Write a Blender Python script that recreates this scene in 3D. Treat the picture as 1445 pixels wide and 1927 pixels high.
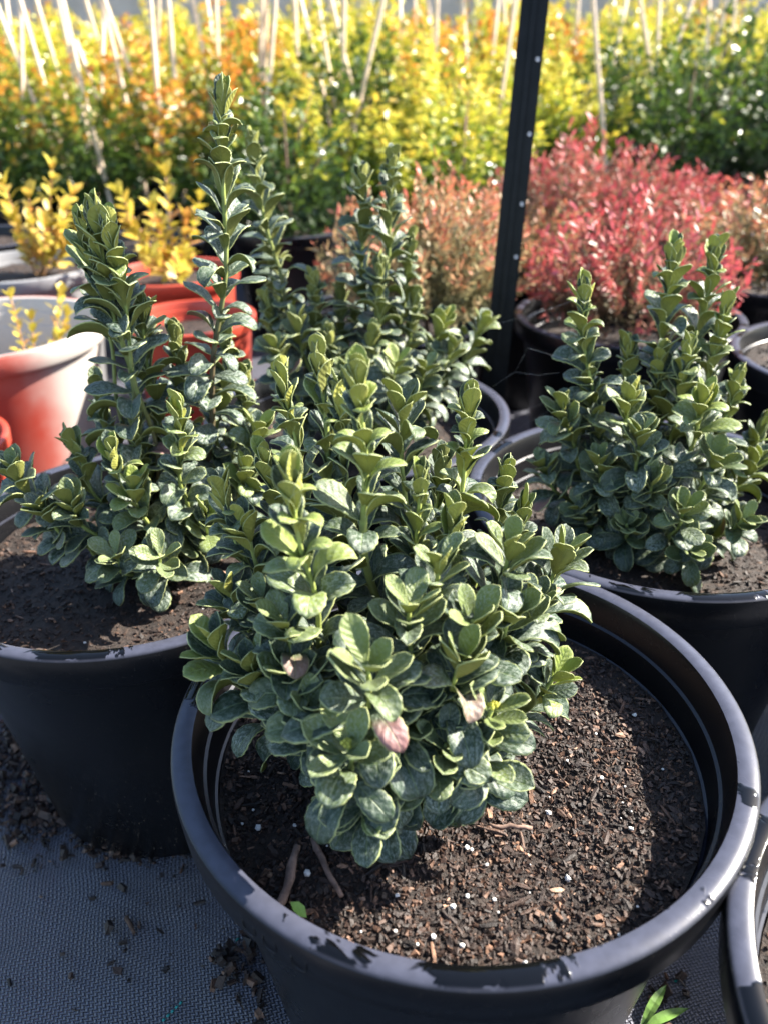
import bpy, bmesh, math, random
import numpy as np
from mathutils import Vector, Matrix, noise

random.seed(7); rng = np.random.default_rng(7)
scene = bpy.context.scene
COL = scene.collection
for o in list(bpy.data.objects): bpy.data.objects.remove(o)

# ------------------------------------------------------------------ camera
F, PITCH, ROLL, HC = 1500.0, 0.5169, 0.0216, 0.745      # photo pixels (1445 x 1927), metres
cp, sp, cr, sr = math.cos(PITCH), math.sin(PITCH), math.cos(ROLL), math.sin(ROLL)
CAM = Vector((0, 0, HC))
RIGHT = Vector((cr, -sr*sp, -sr*cp)); DOWN = Vector((-sr, -cr*sp, -cr*cp)); FWD = Vector((0, cp, -sp))
def ray(px, py): return FWD + RIGHT*((px-722.5)/F) + DOWN*((py-963.5)/F)
def at_y(px, py, y):
    d = ray(px, py); return CAM + d*(y/d.y)
def at_z(px, py, z):
    d = ray(px, py); return CAM + d*((z-HC)/d.z)
def project(p):
    q = Vector(p)-CAM; w = q.dot(FWD)
    return 722.5+F*q.dot(RIGHT)/w, 963.5+F*q.dot(DOWN)/w, w
cam = bpy.data.cameras.new("camera"); camo = bpy.data.objects.new("camera", cam); COL.objects.link(camo)
M = Matrix.Identity(4)
for i in range(3):
    M[i][0] = RIGHT[i]; M[i][1] = -DOWN[i]; M[i][2] = -FWD[i]; M[i][3] = CAM[i]
camo.matrix_world = M
cam.sensor_fit = 'VERTICAL'; cam.sensor_height = 36.0; cam.lens = 36.0*F/1927.0
cam.clip_start = .02; cam.clip_end = 200
cam.dof.use_dof = True; cam.dof.focus_distance = .61; cam.dof.aperture_fstop = 28.0/5.4
scene.camera = camo

# ------------------------------------------------------------------ sky and sun
SUN_AZ, SUN_EL = math.radians(18), math.radians(37)     # azimuth measured from +x towards +y
SUN = Vector((math.cos(SUN_EL)*math.cos(SUN_AZ), math.cos(SUN_EL)*math.sin(SUN_AZ), math.sin(SUN_EL)))
world = bpy.data.worlds.new("World"); scene.world = world; world.use_nodes = True
wn = world.node_tree; wn.nodes.clear()
sky = wn.nodes.new('ShaderNodeTexSky'); sky.sky_type = 'NISHITA'; sky.sun_disc = False
sky.sun_elevation = SUN_EL; sky.sun_rotation = math.atan2(SUN.x, SUN.y)
bg = wn.nodes.new('ShaderNodeBackground'); bg.inputs[1].default_value = .085
wo = wn.nodes.new('ShaderNodeOutputWorld')
wn.links.new(sky.outputs[0], bg.inputs[0]); wn.links.new(bg.outputs[0], wo.inputs[0])
sl = bpy.data.lights.new("sun", 'SUN'); sl.energy = 5.0; sl.angle = math.radians(.5); sl.color = (1, .93, .82)
so = bpy.data.objects.new("sun", sl); COL.objects.link(so)
so.rotation_euler = SUN.to_track_quat('Z', 'Y').to_euler()
vs = scene.view_settings; vs.view_transform = 'Standard'; vs.look = 'None'; vs.exposure = 2.1; vs.gamma = 1
vs.use_curve_mapping = False
scene.render.resolution_x, scene.render.resolution_y = 767, 1024
scene.cycles.max_bounces = 8; scene.cycles.transparent_max_bounces = 4

# ------------------------------------------------------------------ helpers
def obj(name, data, parent=None, mat=None, loc=None):
    o = bpy.data.objects.new(name, data); COL.objects.link(o)
    if mat is not None:
        data.materials.clear()
        for m in (mat if isinstance(mat, (list, tuple)) else [mat]): data.materials.append(m)
    if parent is not None: o.parent = parent
    if loc is not None: o.location = loc
    return o
def tag(o, label, cat, group=None):
    o['label'] = label; o['category'] = cat
    if group: o['group'] = group
    return o
def empty(name, loc):
    o = bpy.data.objects.new(name, None); COL.objects.link(o); o.location = loc; o.empty_display_size = .05
    return o
def mesh_np(name, V, faces, smooth=False, mats=None, attr=None):
    """V (n,3); faces: array (m,k) of equal-sized polygons or list of lists"""
    me = bpy.data.meshes.new(name)
    V = np.asarray(V, dtype=np.float32)
    if isinstance(faces, np.ndarray):
        m, k = faces.shape
        me.vertices.add(len(V)); me.vertices.foreach_set('co', V.ravel())
        me.loops.add(m*k); me.loops.foreach_set('vertex_index', faces.astype(np.int32).ravel())
        me.polygons.add(m); me.polygons.foreach_set('loop_start', np.arange(0, m*k, k, dtype=np.int32))
    else:
        me.from_pydata(V.tolist(), [], faces)
    if mats is not None: me.polygons.foreach_set('material_index', np.asarray(mats, dtype=np.int32))
    me.polygons.foreach_set('use_smooth', np.full(len(me.polygons), smooth))
    if attr:
        for nm, a in attr.items():
            at = me.attributes.new(nm, 'FLOAT', 'POINT'); at.data.foreach_set('value', np.asarray(a, dtype=np.float32))
    me.update(calc_edges=True); me.validate()
    return me
def lathe(name, prof, n=96, wob=None):
    V = []; Fc = []
    k = len(prof)
    for i in range(n):
        a = 2*math.pi*i/n; c, s = math.cos(a), math.sin(a)
        for r, z in prof:
            rr = r*(1+(wob(a) if wob else 0)); V.append((rr*c, rr*s, z))
    for i in range(n):
        j = (i+1) % n
        for q in range(k-1):
            Fc.append((i*k+q, j*k+q, j*k+q+1, i*k+q+1))
    me = mesh_np(name, np.array(V), np.array(Fc), True)
    me.set_sharp_from_angle(angle=math.radians(38))
    return me
def tube_arrays(pts, rads, sides=6):
    pts = [Vector(p) for p in pts]; V = []; Fc = []
    ref = Vector((.31, .93, .17))
    for i, p in enumerate(pts):
        t = (pts[min(i+1, len(pts)-1)]-pts[max(i-1, 0)]).normalized()
        a = t.cross(ref).normalized(); b = t.cross(a)
        for q in range(sides):
            an = 2*math.pi*q/sides
            V.append(p+(a*math.cos(an)+b*math.sin(an))*rads[i])
    for i in range(len(pts)-1):
        for q in range(sides):
            r = (q+1) % sides
            Fc.append([i*sides+q, i*sides+r, (i+1)*sides+r, (i+1)*sides+q])
    Fc.append(list(range(sides))[::-1]); Fc.append([(len(pts)-1)*sides+q for q in range(sides)])
    return [tuple(v) for v in V], Fc
def tube(name, pts, rads, sides=6):
    V, Fc = tube_arrays(pts, rads, sides)
    return mesh_np(name, V, Fc, True)

# ------------------------------------------------------------------ node helper
class NT:
    def __init__(s, name):
        s.m = bpy.data.materials.new(name); s.m.use_nodes = True; s.t = s.m.node_tree; s.t.nodes.clear()
        s.out = s.t.nodes.new('ShaderNodeOutputMaterial')
    def n(s, typ, ins=None, **kw):
        nd = s.t.nodes.new('ShaderNode'+typ)
        for k, v in kw.items(): setattr(nd, k, v)
        for k, v in (ins or {}).items(): s.set(nd.inputs[k], v)
        return nd
    def set(s, sock, v):
        if isinstance(v, bpy.types.NodeSocket): s.t.links.new(v, sock)
        elif isinstance(v, (tuple, list)) and len(v) == 3 and sock.type == 'RGBA': sock.default_value = (*v, 1)
        else: sock.default_value = v
    def math(s, op, a, b=0.0, clamp=False):
        nd = s.n('Math', {0: a, 1: b}, operation=op, use_clamp=clamp); return nd.outputs[0]
    def mix(s, f, a, b):
        nd = s.n('Mix', data_type='RGBA'); s.set(nd.inputs[0], f); s.set(nd.inputs[6], a); s.set(nd.inputs[7], b); return nd.outputs[2]
    def rng(s, v, a, b, c=0.0, d=1.0, smooth=True):
        nd = s.n('MapRange', {0: v, 1: a, 2: b, 3: c, 4: d}); nd.interpolation_type = 'SMOOTHSTEP' if smooth else 'LINEAR'; return nd.outputs[0]
    def ramp(s, v, stops):
        nd = s.n('ValToRGB', {0: v}); e = nd.color_ramp.elements
        while len(e) > 1: e.remove(e[-1])
        for i, (p, c) in enumerate(stops):
            el = e[0] if i == 0 else e.new(p)
            el.position = p; el.color = (*c, 1)
        return nd.outputs[0]
    def noise(s, vec, scale, detail=3, rough=.5):
        nd = s.n('TexNoise', {'Scale': scale, 'Detail': detail, 'Roughness': rough})
        if vec is not None: s.set(nd.inputs['Vector'], vec)
        return nd.outputs[0]
    def bump(s, h, strength=.3, dist=.002, normal=None):
        nd = s.n('Bump', {'Height': h, 'Strength': strength, 'Distance': dist})
        if normal is not None: s.set(nd.inputs['Normal'], normal)
        return nd.outputs[0]
    def pr(s, **k):
        nd = s.n('BsdfPrincipled')
        for kk, v in k.items(): s.set(nd.inputs[kk.replace('_', ' ')], v)
        return nd.outputs[0]
    def done(s, sh):
        s.t.links.new(sh, s.out.inputs[0]); return s.m

# ------------------------------------------------------------------ materials
def mat_leaf(name, side, dark, mid, young, trans):
    """side 0 = upper face, 1 = lower face"""
    t = NT(name)
    age = t.n('Attribute', attribute_type='OBJECT', attribute_name='age').outputs['Fac']
    rnd = t.n('ObjectInfo').outputs['Random']
    uv = t.n('UVMap').outputs[0]; sx = t.n('SeparateXYZ', {0: uv})
    u = t.math('ABSOLUTE', t.math('SUBTRACT', sx.outputs[0], .5)); u = t.math('MULTIPLY', u, 2.0)
    off = t.n('CombineXYZ', {0: t.math('MULTIPLY', rnd, 37.0), 1: t.math('MULTIPLY', rnd, 91.0)}).outputs[0]
    v = t.n('VectorMath', {0: uv, 1: off}, operation='ADD').outputs[0]
    n1 = t.noise(v, 3.0, 3); n2 = t.noise(v, 13.0, 5, .7); n3 = t.noise(v, 38.0, 3, .7)
    base = t.mix(t.math('MULTIPLY', t.rng(n1, .3, .7), .8), dark, mid)
    base = t.mix(t.rng(rnd, .0, 1.0, 0, .45, False), base, mid)
    base = t.mix(t.math('POWER', age, .8), base, young)
    if side == 0:
        # chalky residue, veins, pale margin
        res = t.rng(t.math('ADD', t.math('MULTIPLY', n2, .7), t.math('MULTIPLY', n3, .45)), .54, .66)
        amt = t.math('MULTIPLY', t.rng(t.math('FRACT', t.math('MULTIPLY', rnd, 7.31)), .0, 1, .22, .85, False), res)
        base = t.mix(t.math('MULTIPLY', amt, t.rng(age, .2, .9, 1, .25)), base, (.36, .41, .35))
    red = t.rng(t.math('FRACT', t.math('MULTIPLY', rnd, 13.7)), .972, .974)
    red = t.math('MULTIPLY', red, t.math('MULTIPLY', t.rng(sx.outputs[1], .35, .75), t.rng(age, 0, .3, 1, 0)))
    base = t.mix(t.math('MULTIPLY', red, .75), base, (.30, .13, .13))
    vein = t.rng(u, .0, .07, 1, 0); base = t.mix(t.math('MULTIPLY', vein, .35), base, (.30, .38, .14))
    mar = t.rng(u, .87, .98); base = t.mix(t.math('MULTIPLY', mar, .75), base, (.38, .43, .17))
    side_v = t.math('SINE', t.math('ADD', t.math('MULTIPLY', sx.outputs[1], 46.0), t.math('MULTIPLY', u, -10.0)))
    hgt = t.math('ADD', t.math('MULTIPLY', side_v, .22), t.math('ADD', n2, t.math('MULTIPLY', vein, -.8)))
    b = t.bump(hgt, .5, .0012)
    p = t.pr(Base_Color=base, Roughness=t.rng(n2, .3, .7, .30 if side == 0 else .48, .55 if side == 0 else .7), Normal=b, Specular_IOR_Level=.5 if side == 0 else .3)
    tr = t.n('BsdfTranslucent', {'Color': t.mix(.5, base, (.30, .42, .05))}).outputs[0]
    mx = t.n('MixShader', {0: trans, 1: p, 2: tr}).outputs[0]
    return t.done(mx)
LEAF_UP = mat_leaf('leaf_upper', 0, (.020, .042, .026), (.042, .072, .036), (.24, .30, .055), .14)
LEAF_LO = mat_leaf('leaf_lower', 1, (.17, .185, .055), (.235, .25, .07), (.44, .44, .10), .24)
def mat_simple(name, col, rough=.6, scale=60, var=.3, bump=.3, bd=.001, spec=.4):
    t = NT(name); tc = t.n('TexCoord').outputs['Object']
    n = t.noise(tc, scale, 4, .6)
    c = t.mix(t.rng(n, .3, .7), tuple(x*(1-var) for x in col), tuple(min(1, x*(1+var)) for x in col))
    return t.done(t.pr(Base_Color=c, Roughness=rough, Normal=t.bump(n, bump, bd), Specular_IOR_Level=spec))
LEAF_RIM = mat_simple('leaf_margin', (.42, .46, .2), .5, 200)
def mat_stem():
    t = NT('green_stem'); ge = t.n('Attribute', attribute_name='tipness').outputs['Fac']
    n = t.noise(t.n('TexCoord').outputs['Object'], 150, 3)
    c = t.ramp(ge, [(0, (.09, .06, .035)), (.25, (.14, .16, .05)), (.6, (.30, .36, .09)), (1, (.38, .45, .12))])
    return t.done(t.pr(Base_Color=t.mix(t.rng(n, .35, .65, 0, .4), c, (.12, .12, .05)), Roughness=.5, Normal=t.bump(n, .4, .001)))
STEM = mat_stem()
def mat_plastic(name, col, dusty=.25, wet=True, rough=.33, col2=None, axis=(0, 0), spec=.5, th=(-.04, .08)):
    t = NT(name); tc = t.n('TexCoord').outputs['Object']; geo = t.n('NewGeometry')
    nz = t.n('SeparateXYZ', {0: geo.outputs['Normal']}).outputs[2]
    n1 = t.noise(tc, 9, 4); n2 = t.noise(tc, 120, 3); n3 = t.noise(tc, 620, 2)
    vor = t.n('TexVoronoi', {'Vector': tc, 'Scale': 260.0}).outputs['Distance']
    c = col
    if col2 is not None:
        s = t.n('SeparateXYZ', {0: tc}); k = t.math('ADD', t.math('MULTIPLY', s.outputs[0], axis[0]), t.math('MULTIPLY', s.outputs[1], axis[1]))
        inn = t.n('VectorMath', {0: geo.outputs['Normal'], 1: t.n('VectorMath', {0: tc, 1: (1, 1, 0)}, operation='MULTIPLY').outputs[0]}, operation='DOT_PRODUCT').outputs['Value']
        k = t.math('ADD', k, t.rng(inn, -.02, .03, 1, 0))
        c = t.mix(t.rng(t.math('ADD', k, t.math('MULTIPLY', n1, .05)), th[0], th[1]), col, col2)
    dust = t.math('MULTIPLY', t.rng(n1, .35, .75), dusty)
    c = t.mix(dust, c, (.10, .095, .10) if col2 is None else (.5, .45, .4))
    pos = t.n('SeparateXYZ', {0: tc}).outputs[2]
    low = t.rng(t.math('ADD', pos, t.math('MULTIPLY', n1, .12)), .05, .26, 1, .12)
    spk = t.math('MULTIPLY', t.rng(vor, .10, .22, 1, 0), t.math('MULTIPLY', t.rng(n2, .46, .56), low))
    c = t.mix(t.math('MULTIPLY', spk, .7), c, (.30, .25, .2))
    r = t.rng(n1, .3, .7, rough-.05, rough+.08)
    h = t.math('ADD', t.math('MULTIPLY', n3, .05), t.math('MULTIPLY', spk, .5))
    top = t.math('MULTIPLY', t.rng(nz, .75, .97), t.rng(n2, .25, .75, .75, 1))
    if col2 is None and sum(col) < .1: c = t.mix(top, c, (.056, .060, .086))  # bluish sky reflection painted into the colour of upward-facing rims
    if wet:
        wv = t.n('Mapping', {'Vector': tc, 'Scale': (1, 1, 1)}).outputs[0]
        wnz = t.n('TexNoise', {'Vector': wv, 'Scale': 13.0, 'Detail': 5.0, 'Roughness': .55, 'Distortion': .6}).outputs[0]
        wm = t.math('MULTIPLY', t.rng(wnz, .60, .612), t.rng(nz, .8, .95))
        r = t.n('Mix', {0: wm, 2: r, 3: .06}).outputs[0]
        c = t.mix(wm, c, tuple(x*.45 for x in col))
        h = t.math('ADD', h, t.math('MULTIPLY', t.math('MULTIPLY', t.rng(wnz, .595, .625), t.rng(nz, .8, .95)), 1.0))
    return t.done(t.pr(Base_Color=c, Roughness=r, Normal=t.bump(h, .35, .0012), Specular_IOR_Level=spec))
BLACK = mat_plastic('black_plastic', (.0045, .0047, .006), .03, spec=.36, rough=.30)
GREYP = mat_plastic('grey_plastic', (.26, .26, .27), .3)
REDP = mat_plastic('red_plastic', (.42, .055, .03), .12, False)
REDGLARE = mat_plastic('red_plastic_painted_glare', (.40, .06, .04), .2, False, .4, (.42, .39, .36), (1, .0), th=(.14, .20))  # pale grey side is sun glare put into the colour
def mat_soil(name, objrand):
    t = NT(name); tc = t.n('TexCoord').outputs['Object']
    if objrand: k = t.n('ObjectInfo').outputs['Random']
    else: k = t.n('Attribute', attribute_name='tone').outputs['Fac']
    n = t.noise(tc, 260, 4, .65)
    c = t.ramp(k, [(0, (.011, .008, .007)), (.4, (.030, .018, .014)), (.66, (.060, .032, .022)), (.82, (.15, .08, .05)), (.94, (.27, .15, .095)), (1, (.38, .25, .17))])
    c = t.mix(t.rng(n, .4, .7, 0, .6), c, (.02, .014, .011))
    return t.done(t.pr(Base_Color=c, Roughness=.62, Normal=t.bump(n, .6, .002), Specular_IOR_Level=.45))
SOIL = mat_soil('soil_crumbs', False); CHIP = mat_soil('bark', True)
def mat_soilbase():
    t = NT('soil'); tc = t.n('TexCoord').outputs['Object']
    n = t.noise(tc, 110, 6, .7); n2 = t.noise(tc, 22, 3)
    c = t.ramp(n, [(.3, (.010, .008, .007)), (.55, (.034, .021, .015)), (.72, (.09, .05, .03))])
    return t.done(t.pr(Base_Color=t.mix(t.rng(n2, .4, .7, 0, .5), c, (.02, .014, .012)), Roughness=.75, Normal=t.bump(n, 1.0, .006)))
SOILB = mat_soilbase()
PERL = mat_simple('perlite', (.72, .71, .68), .8, 400, .1, .4)
def mat_mat():
    t = NT('woven_weed_mat'); tc = t.n('TexCoord').outputs['Object']
    mp = t.n('Mapping', {'Vector': tc, 'Rotation': (0, 0, math.radians(-14))}).outputs[0]
    wob = t.n('TexNoise', {'Vector': mp, 'Scale': 14.0, 'Detail': 2.0}).outputs['Color']
    mp2 = t.n('VectorMath', {0: mp, 1: t.n('VectorMath', {0: wob, 3: .012}, operation='SCALE').outputs[0]}, operation='ADD').outputs[0]
    s = t.n('SeparateXYZ', {0: mp2}); k = 2*math.pi/.0074
    X = t.math('MULTIPLY', s.outputs[0], k); Y = t.math('MULTIPLY', s.outputs[1], k*1.25)
    # plain weave: product of phase-shifted sines decides which thread is on top
    a = t.math('SINE', X); b = t.math('SINE', Y)
    w = t.math('MULTIPLY', a, b)
    warp = t.math('ABSOLUTE', t.math('SINE', t.math('MULTIPLY', X, 1.0)))
    weft = t.math('ABSOLUTE', t.math('SINE', t.math('MULTIPLY', Y, 1.0)))
    top = t.rng(w, -.25, .25)
    h = t.n('Mix', {0: top, 2: warp, 3: weft}).outputs[0]
    n = t.noise(tc, 7, 5); n2 = t.noise(tc, 900, 2); n3 = t.noise(tc, 60, 4)
    c = t.mix(h, (.020, .020, .028), (.145, .152, .195))
    c = t.mix(t.rng(n, .45, .75, 0, .35), c, (.075, .062, .055))
    spk = t.rng(n2, .70, .74); c = t.mix(t.math('MULTIPLY', spk, t.rng(n3, .4, .65)), c, (.16, .12, .09))
    return t.done(t.pr(Base_Color=c, Roughness=.42, Normal=t.bump(h, 1.0, .0024), Specular_IOR_Level=.6))
MATG = mat_mat()
TEAL = mat_simple('teal_thread', (.03, .32, .30), .6, 300)
WOOD = mat_simple('bamboo', (.78, .62, .46), .5, 30, .12, .2)
TWIG = mat_simple('twig_bark', (.12, .07, .045), .8, 200, .5, .6)
POLE = mat_simple('black_painted_steel', (.005, .0045, .005), .42, 40, .5, .15, .001, .25)
HOLE = mat_simple('worn_metal', (.55, .5, .5), .4, 200)
CONC = mat_simple('concrete', (.52, .46, .42), .85, 6, .12, .3, .004)
SILK = mat_simple('silk', (.6, .6, .6), .4, 50)
BUD = mat_simple('flower_bud', (.48, .46, .08), .5, 300)
def mat_crown(name, stops, trans=.35, rough=.34):
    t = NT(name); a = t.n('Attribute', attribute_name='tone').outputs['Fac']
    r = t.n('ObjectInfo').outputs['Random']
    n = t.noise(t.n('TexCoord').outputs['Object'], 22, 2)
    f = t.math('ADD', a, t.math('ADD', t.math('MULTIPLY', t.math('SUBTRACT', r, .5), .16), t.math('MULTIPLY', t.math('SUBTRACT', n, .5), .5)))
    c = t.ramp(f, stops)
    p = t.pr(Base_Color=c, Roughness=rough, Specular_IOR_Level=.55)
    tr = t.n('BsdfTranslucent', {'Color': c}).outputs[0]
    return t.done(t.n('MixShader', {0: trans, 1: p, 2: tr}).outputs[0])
G0, G1 = (.05, .095, .02), (.10, .17, .028)
CROWN = {
 'yellow': mat_crown('yellow_green_foliage', [(0, G0), (.3, G1), (.45, (.28, .33, .025)), (.66, (.58, .55, .07)), (1, (.72, .52, .07))]),
 'orange': mat_crown('orange_flushed_foliage', [(0, G0), (.36, G1), (.55, (.26, .28, .03)), (.72, (.58, .30, .04)), (1, (.66, .22, .05))]),
 'green': mat_crown('dark_green_foliage', [(0, (.02, .04, .012)), (.5, (.045, .085, .018)), (.8, (.10, .16, .025)), (1, (.42, .40, .04))]),
 'red': mat_crown('red_tipped_foliage', [(0, (.13, .12, .07)), (.25, (.26, .17, .10)), (.45, (.40, .13, .10)), (.7, (.48, .07, .08)), (1, (.55, .16, .19))], .3, .5),
 'rust': mat_crown('rust_tipped_foliage', [(0, (.16, .16, .08)), (.3, (.34, .28, .14)), (.5, (.44, .24, .12)), (.72, (.54, .16, .09)), (1, (.58, .15, .11))], .3, .5),
}
YLEAF = mat_crown('yellow_leaf', [(0, (.22, .24, .05)), (.4, (.50, .42, .05)), (.65, (.60, .44, .07)), (1, (.58, .27, .08))], .35, .45)
YTWIG = mat_simple('orange_twig', (.40, .22, .09), .6, 100)

# ------------------------------------------------------------------ ground and wall
RIMZ = HC-.421
me = mesh_np('ground', np.array([(-30, -6, 0), (30, -6, 0), (30, 40, 0), (-30, 40, 0)]), np.array([[0, 1, 2, 3]]))
ground = obj('ground', me, None, MATG); ground['kind'] = 'structure'
def box(name, x0, x1, y0, y1, z0, z1, bev=0.0):
    bm = bmesh.new()
    bmesh.ops.create_cube(bm, size=1)
    for v in bm.verts: v.co = ((x0+x1)/2+v.co.x*(x1-x0), (y0+y1)/2+v.co.y*(y1-y0), (z0+z1)/2+v.co.z*(z1-z0))
    if bev: bmesh.ops.bevel(bm, geom=bm.edges[:], offset=bev, segments=2, affect='EDGES')
    m = bpy.data.meshes.new(name); bm.to_mesh(m); bm.free(); return m
wall = tag(empty('wall', (0, 8.6, 0)), 'grey concrete wall behind the staked shrubs', 'wall')
for i in range(8):
    for zz, hh in ((0, .94), (.95, 1.6)):
        obj('panel', box('panel', -9.6+i*2.4+.006, -7.2+i*2.4-.006, -.06, .06, zz, zz+hh-.012, .006), wall, CONC)

# ------------------------------------------------------------------ pots
def pot_profile(R, h):
    k = R/.21
    P = [(0, 0), (.148, 0), (.152, .004), (.1895, h/k-.046), (.193, h/k-.036), (.2055, h/k-.034), (.2078, h/k-.031), (.2095, h/k-.006), (.2088, h/k-.0022), (.2065, h/k-.0003),
         (.198, h/k), (.1945, h/k-.0012), (.1928, h/k-.005), (.1895, h/k-.027), (.1872, h/k-.0285), (.1868, h/k-.031), (.1842, h/k-.052), (.1822, h/k-.0532), (.1816, h/k-.0555), (.168, h/k-.14), (.147, .012), (0, .012)]
    return [(r*k, z*k) if z > .02 else (r*k, z) for r, z in P]
POTM = {}
def make_pot(x, y, R, h, mat, label, group=None, tilt=(0, 0), name='plant_pot', n=112):
    key = (round(R, 3), round(h, 3), n, mat.name)
    if key not in POTM:
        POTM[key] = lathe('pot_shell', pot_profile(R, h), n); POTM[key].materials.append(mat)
    p = tag(empty(name, (x, y, 0)), label, 'pot', group)
    p.rotation_euler = (tilt[0], tilt[1], 0)
    obj('shell', POTM[key], p)
    return p
def chip_mesh(seed, a, b, c):
    r = np.random.default_rng(seed); V = []; n = 5
    for i, f in enumerate((-1, -.4, .35, 1)):
        s = (.55, 1, .9, .4)[i]*r.uniform(.75, 1.15)
        for q in range(n):
            an = 2*math.pi*q/n+r.uniform(-.3, .3)
            V.append((f*a/2+r.uniform(-.06, .06)*a, s*b/2*math.cos(an), s*c/2*math.sin(an)))
    Fc = []
    for i in range(3):
        for q in range(n): Fc.append([i*n+q, i*n+(q+1) % n, (i+1)*n+(q+1) % n, (i+1)*n+q])
    Fc.append(list(range(n))[::-1]); Fc.append([3*n+q for q in range(n)])
    m = mesh_np('bark_chip', V, Fc, False); m.materials.append(CHIP); return m
CHIPS = [chip_mesh(s, *random.choice([(.014, .005, .003), (.011, .0065, .0035), (.018, .004, .003), (.009, .006, .004), (.024, .0045, .0035), (.013, .009, .005)])) for s in range(16)]
def perl_mesh(s):
    bm = bmesh.new(); bmesh.ops.create_icosphere(bm, subdivisions=1, radius=.0021)
    r = random.Random(s)
    for v in bm.verts: v.co *= r.uniform(.75, 1.2); v.co.z *= .8
    m = bpy.data.meshes.new('perlite_grain'); bm.to_mesh(m); bm.free(); m.materials.append(PERL); return m
PERLS = [perl_mesh(s) for s in range(4)]
def crumbs(n, rad, hf, size, seed):
    r = np.random.default_rng(seed)
    base = np.array([(-1, -1, -1), (1, -1, -1), (1, 1, -1), (-1, 1, -1), (-1, -1, 1), (1, -1, 1), (1, 1, 1), (-1, 1, 1)], dtype=float)
    q = np.array([(0, 3, 2, 1), (4, 5, 6, 7), (0, 1, 5, 4), (1, 2, 6, 5), (2, 3, 7, 6), (3, 0, 4, 7)])
    rr = rad*np.sqrt(r.random(n)); th = r.random(n)*2*np.pi
    px, py = rr*np.cos(th), rr*np.sin(th)
    pz = np.array([hf(a, b) for a, b in zip(px, py)])
    L = size*np.exp(np.clip(r.normal(0, .55, n), -1.2, .75)); asp = r.uniform(.18, .75, n)
    sc = np.stack([L, L*asp, L*asp*r.uniform(.5, .9, n)], 1)*.5
    V = base[None]*sc[:, None, :]*r.uniform(.55, 1.15, (n, 8, 3))
    a1 = r.uniform(0, 2*np.pi, n); a2 = r.normal(0, .5, n); a3 = r.uniform(0, 2*np.pi, n)
    c, s = np.cos(a3)[:, None], np.sin(a3)[:, None]
    V[:, :, 1], V[:, :, 2] = V[:, :, 1]*c-V[:, :, 2]*s, V[:, :, 1]*s+V[:, :, 2]*c
    c, s = np.cos(a2)[:, None], np.sin(a2)[:, None]
    V[:, :, 0], V[:, :, 2] = V[:, :, 0]*c-V[:, :, 2]*s, V[:, :, 0]*s+V[:, :, 2]*c
    c, s = np.cos(a1)[:, None], np.sin(a1)[:, None]
    V[:, :, 0], V[:, :, 1] = V[:, :, 0]*c-V[:, :, 1]*s, V[:, :, 0]*s+V[:, :, 1]*c
    V += np.stack([px, py, pz+L*.12], 1)[:, None, :]
    Fc = (q[None]+8*np.arange(n)[:, None, None]).reshape(-1, 4)
    tone = np.repeat(np.clip(r.beta(1.5, 1.9, n), 0, 1), 8)
    m = mesh_np('soil_crumbs', V.reshape(-1, 3), Fc, False, attr={'tone': tone}); m.materials.append(SOIL); return m
def fill_soil(pot, R, h, depth, nchip, ncrumb, nperl, seed, size=.0026, avoid=None):
    k = R/.21; lev = h-depth
    rad = k*(.1855-.11*max(0, depth-.03))*.995
    def hf(x, y):
        v = Vector((x*9+seed*3.1, y*9, seed))
        r = math.hypot(x, y)/rad
        return lev+.010*noise.noise(v)+.004*noise.noise(v*3.7)+.008*(1-r)-.006*max(0, r-.8)*5*.3
    n = 44; V = [(0, 0, hf(0, 0))]; Fc = []
    rings = 14
    for i in range(1, rings+1):
        for q in range(n):
            a = 2*math.pi*q/n; r = rad*i/rings
            x, y = r*math.cos(a), r*math.sin(a); V.append((x, y, hf(x, y)))
    for q in range(n): Fc.append([0, 1+q, 1+(q+1) % n])
    for i in range(rings-1):
        for q in range(n):
            a, b = 1+i*n+q, 1+i*n+(q+1) % n; Fc.append([a, a+n, b+n, b])
    s = obj('soil', mesh_np('soil', V, Fc, True), pot, SOILB)
    if ncrumb:
        c = obj('soil_crumbs', crumbs(ncrumb, rad*.985, hf, size, seed), s); c['kind'] = 'stuff'
    r = random.Random(seed)
    for i in range(nchip+nperl):
        rr = rad*.96*math.sqrt(r.random()); a = r.uniform(0, 6.283)
        x, y = rr*math.cos(a), rr*math.sin(a)
        if i < nchip: o = obj('bark_chip', CHIPS[r.randrange(len(CHIPS))], s)
        else: o = obj('perlite_grain', PERLS[r.randrange(4)], s)
        sc = r.uniform(.4, .95)*(1.0 if i < nchip else r.choice((.6, .8, 1, 1.3)))
        if r.random() < .03 and i < nchip: sc *= 1.4
        o.location = (x, y, hf(x, y)+.0016+(.001 if i >= nchip else 0)); o.rotation_euler = (r.uniform(-.4, .4), r.gauss(0, .28), r.uniform(0, 6.283)); o.scale = (sc, sc, sc)
    return hf

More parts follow.
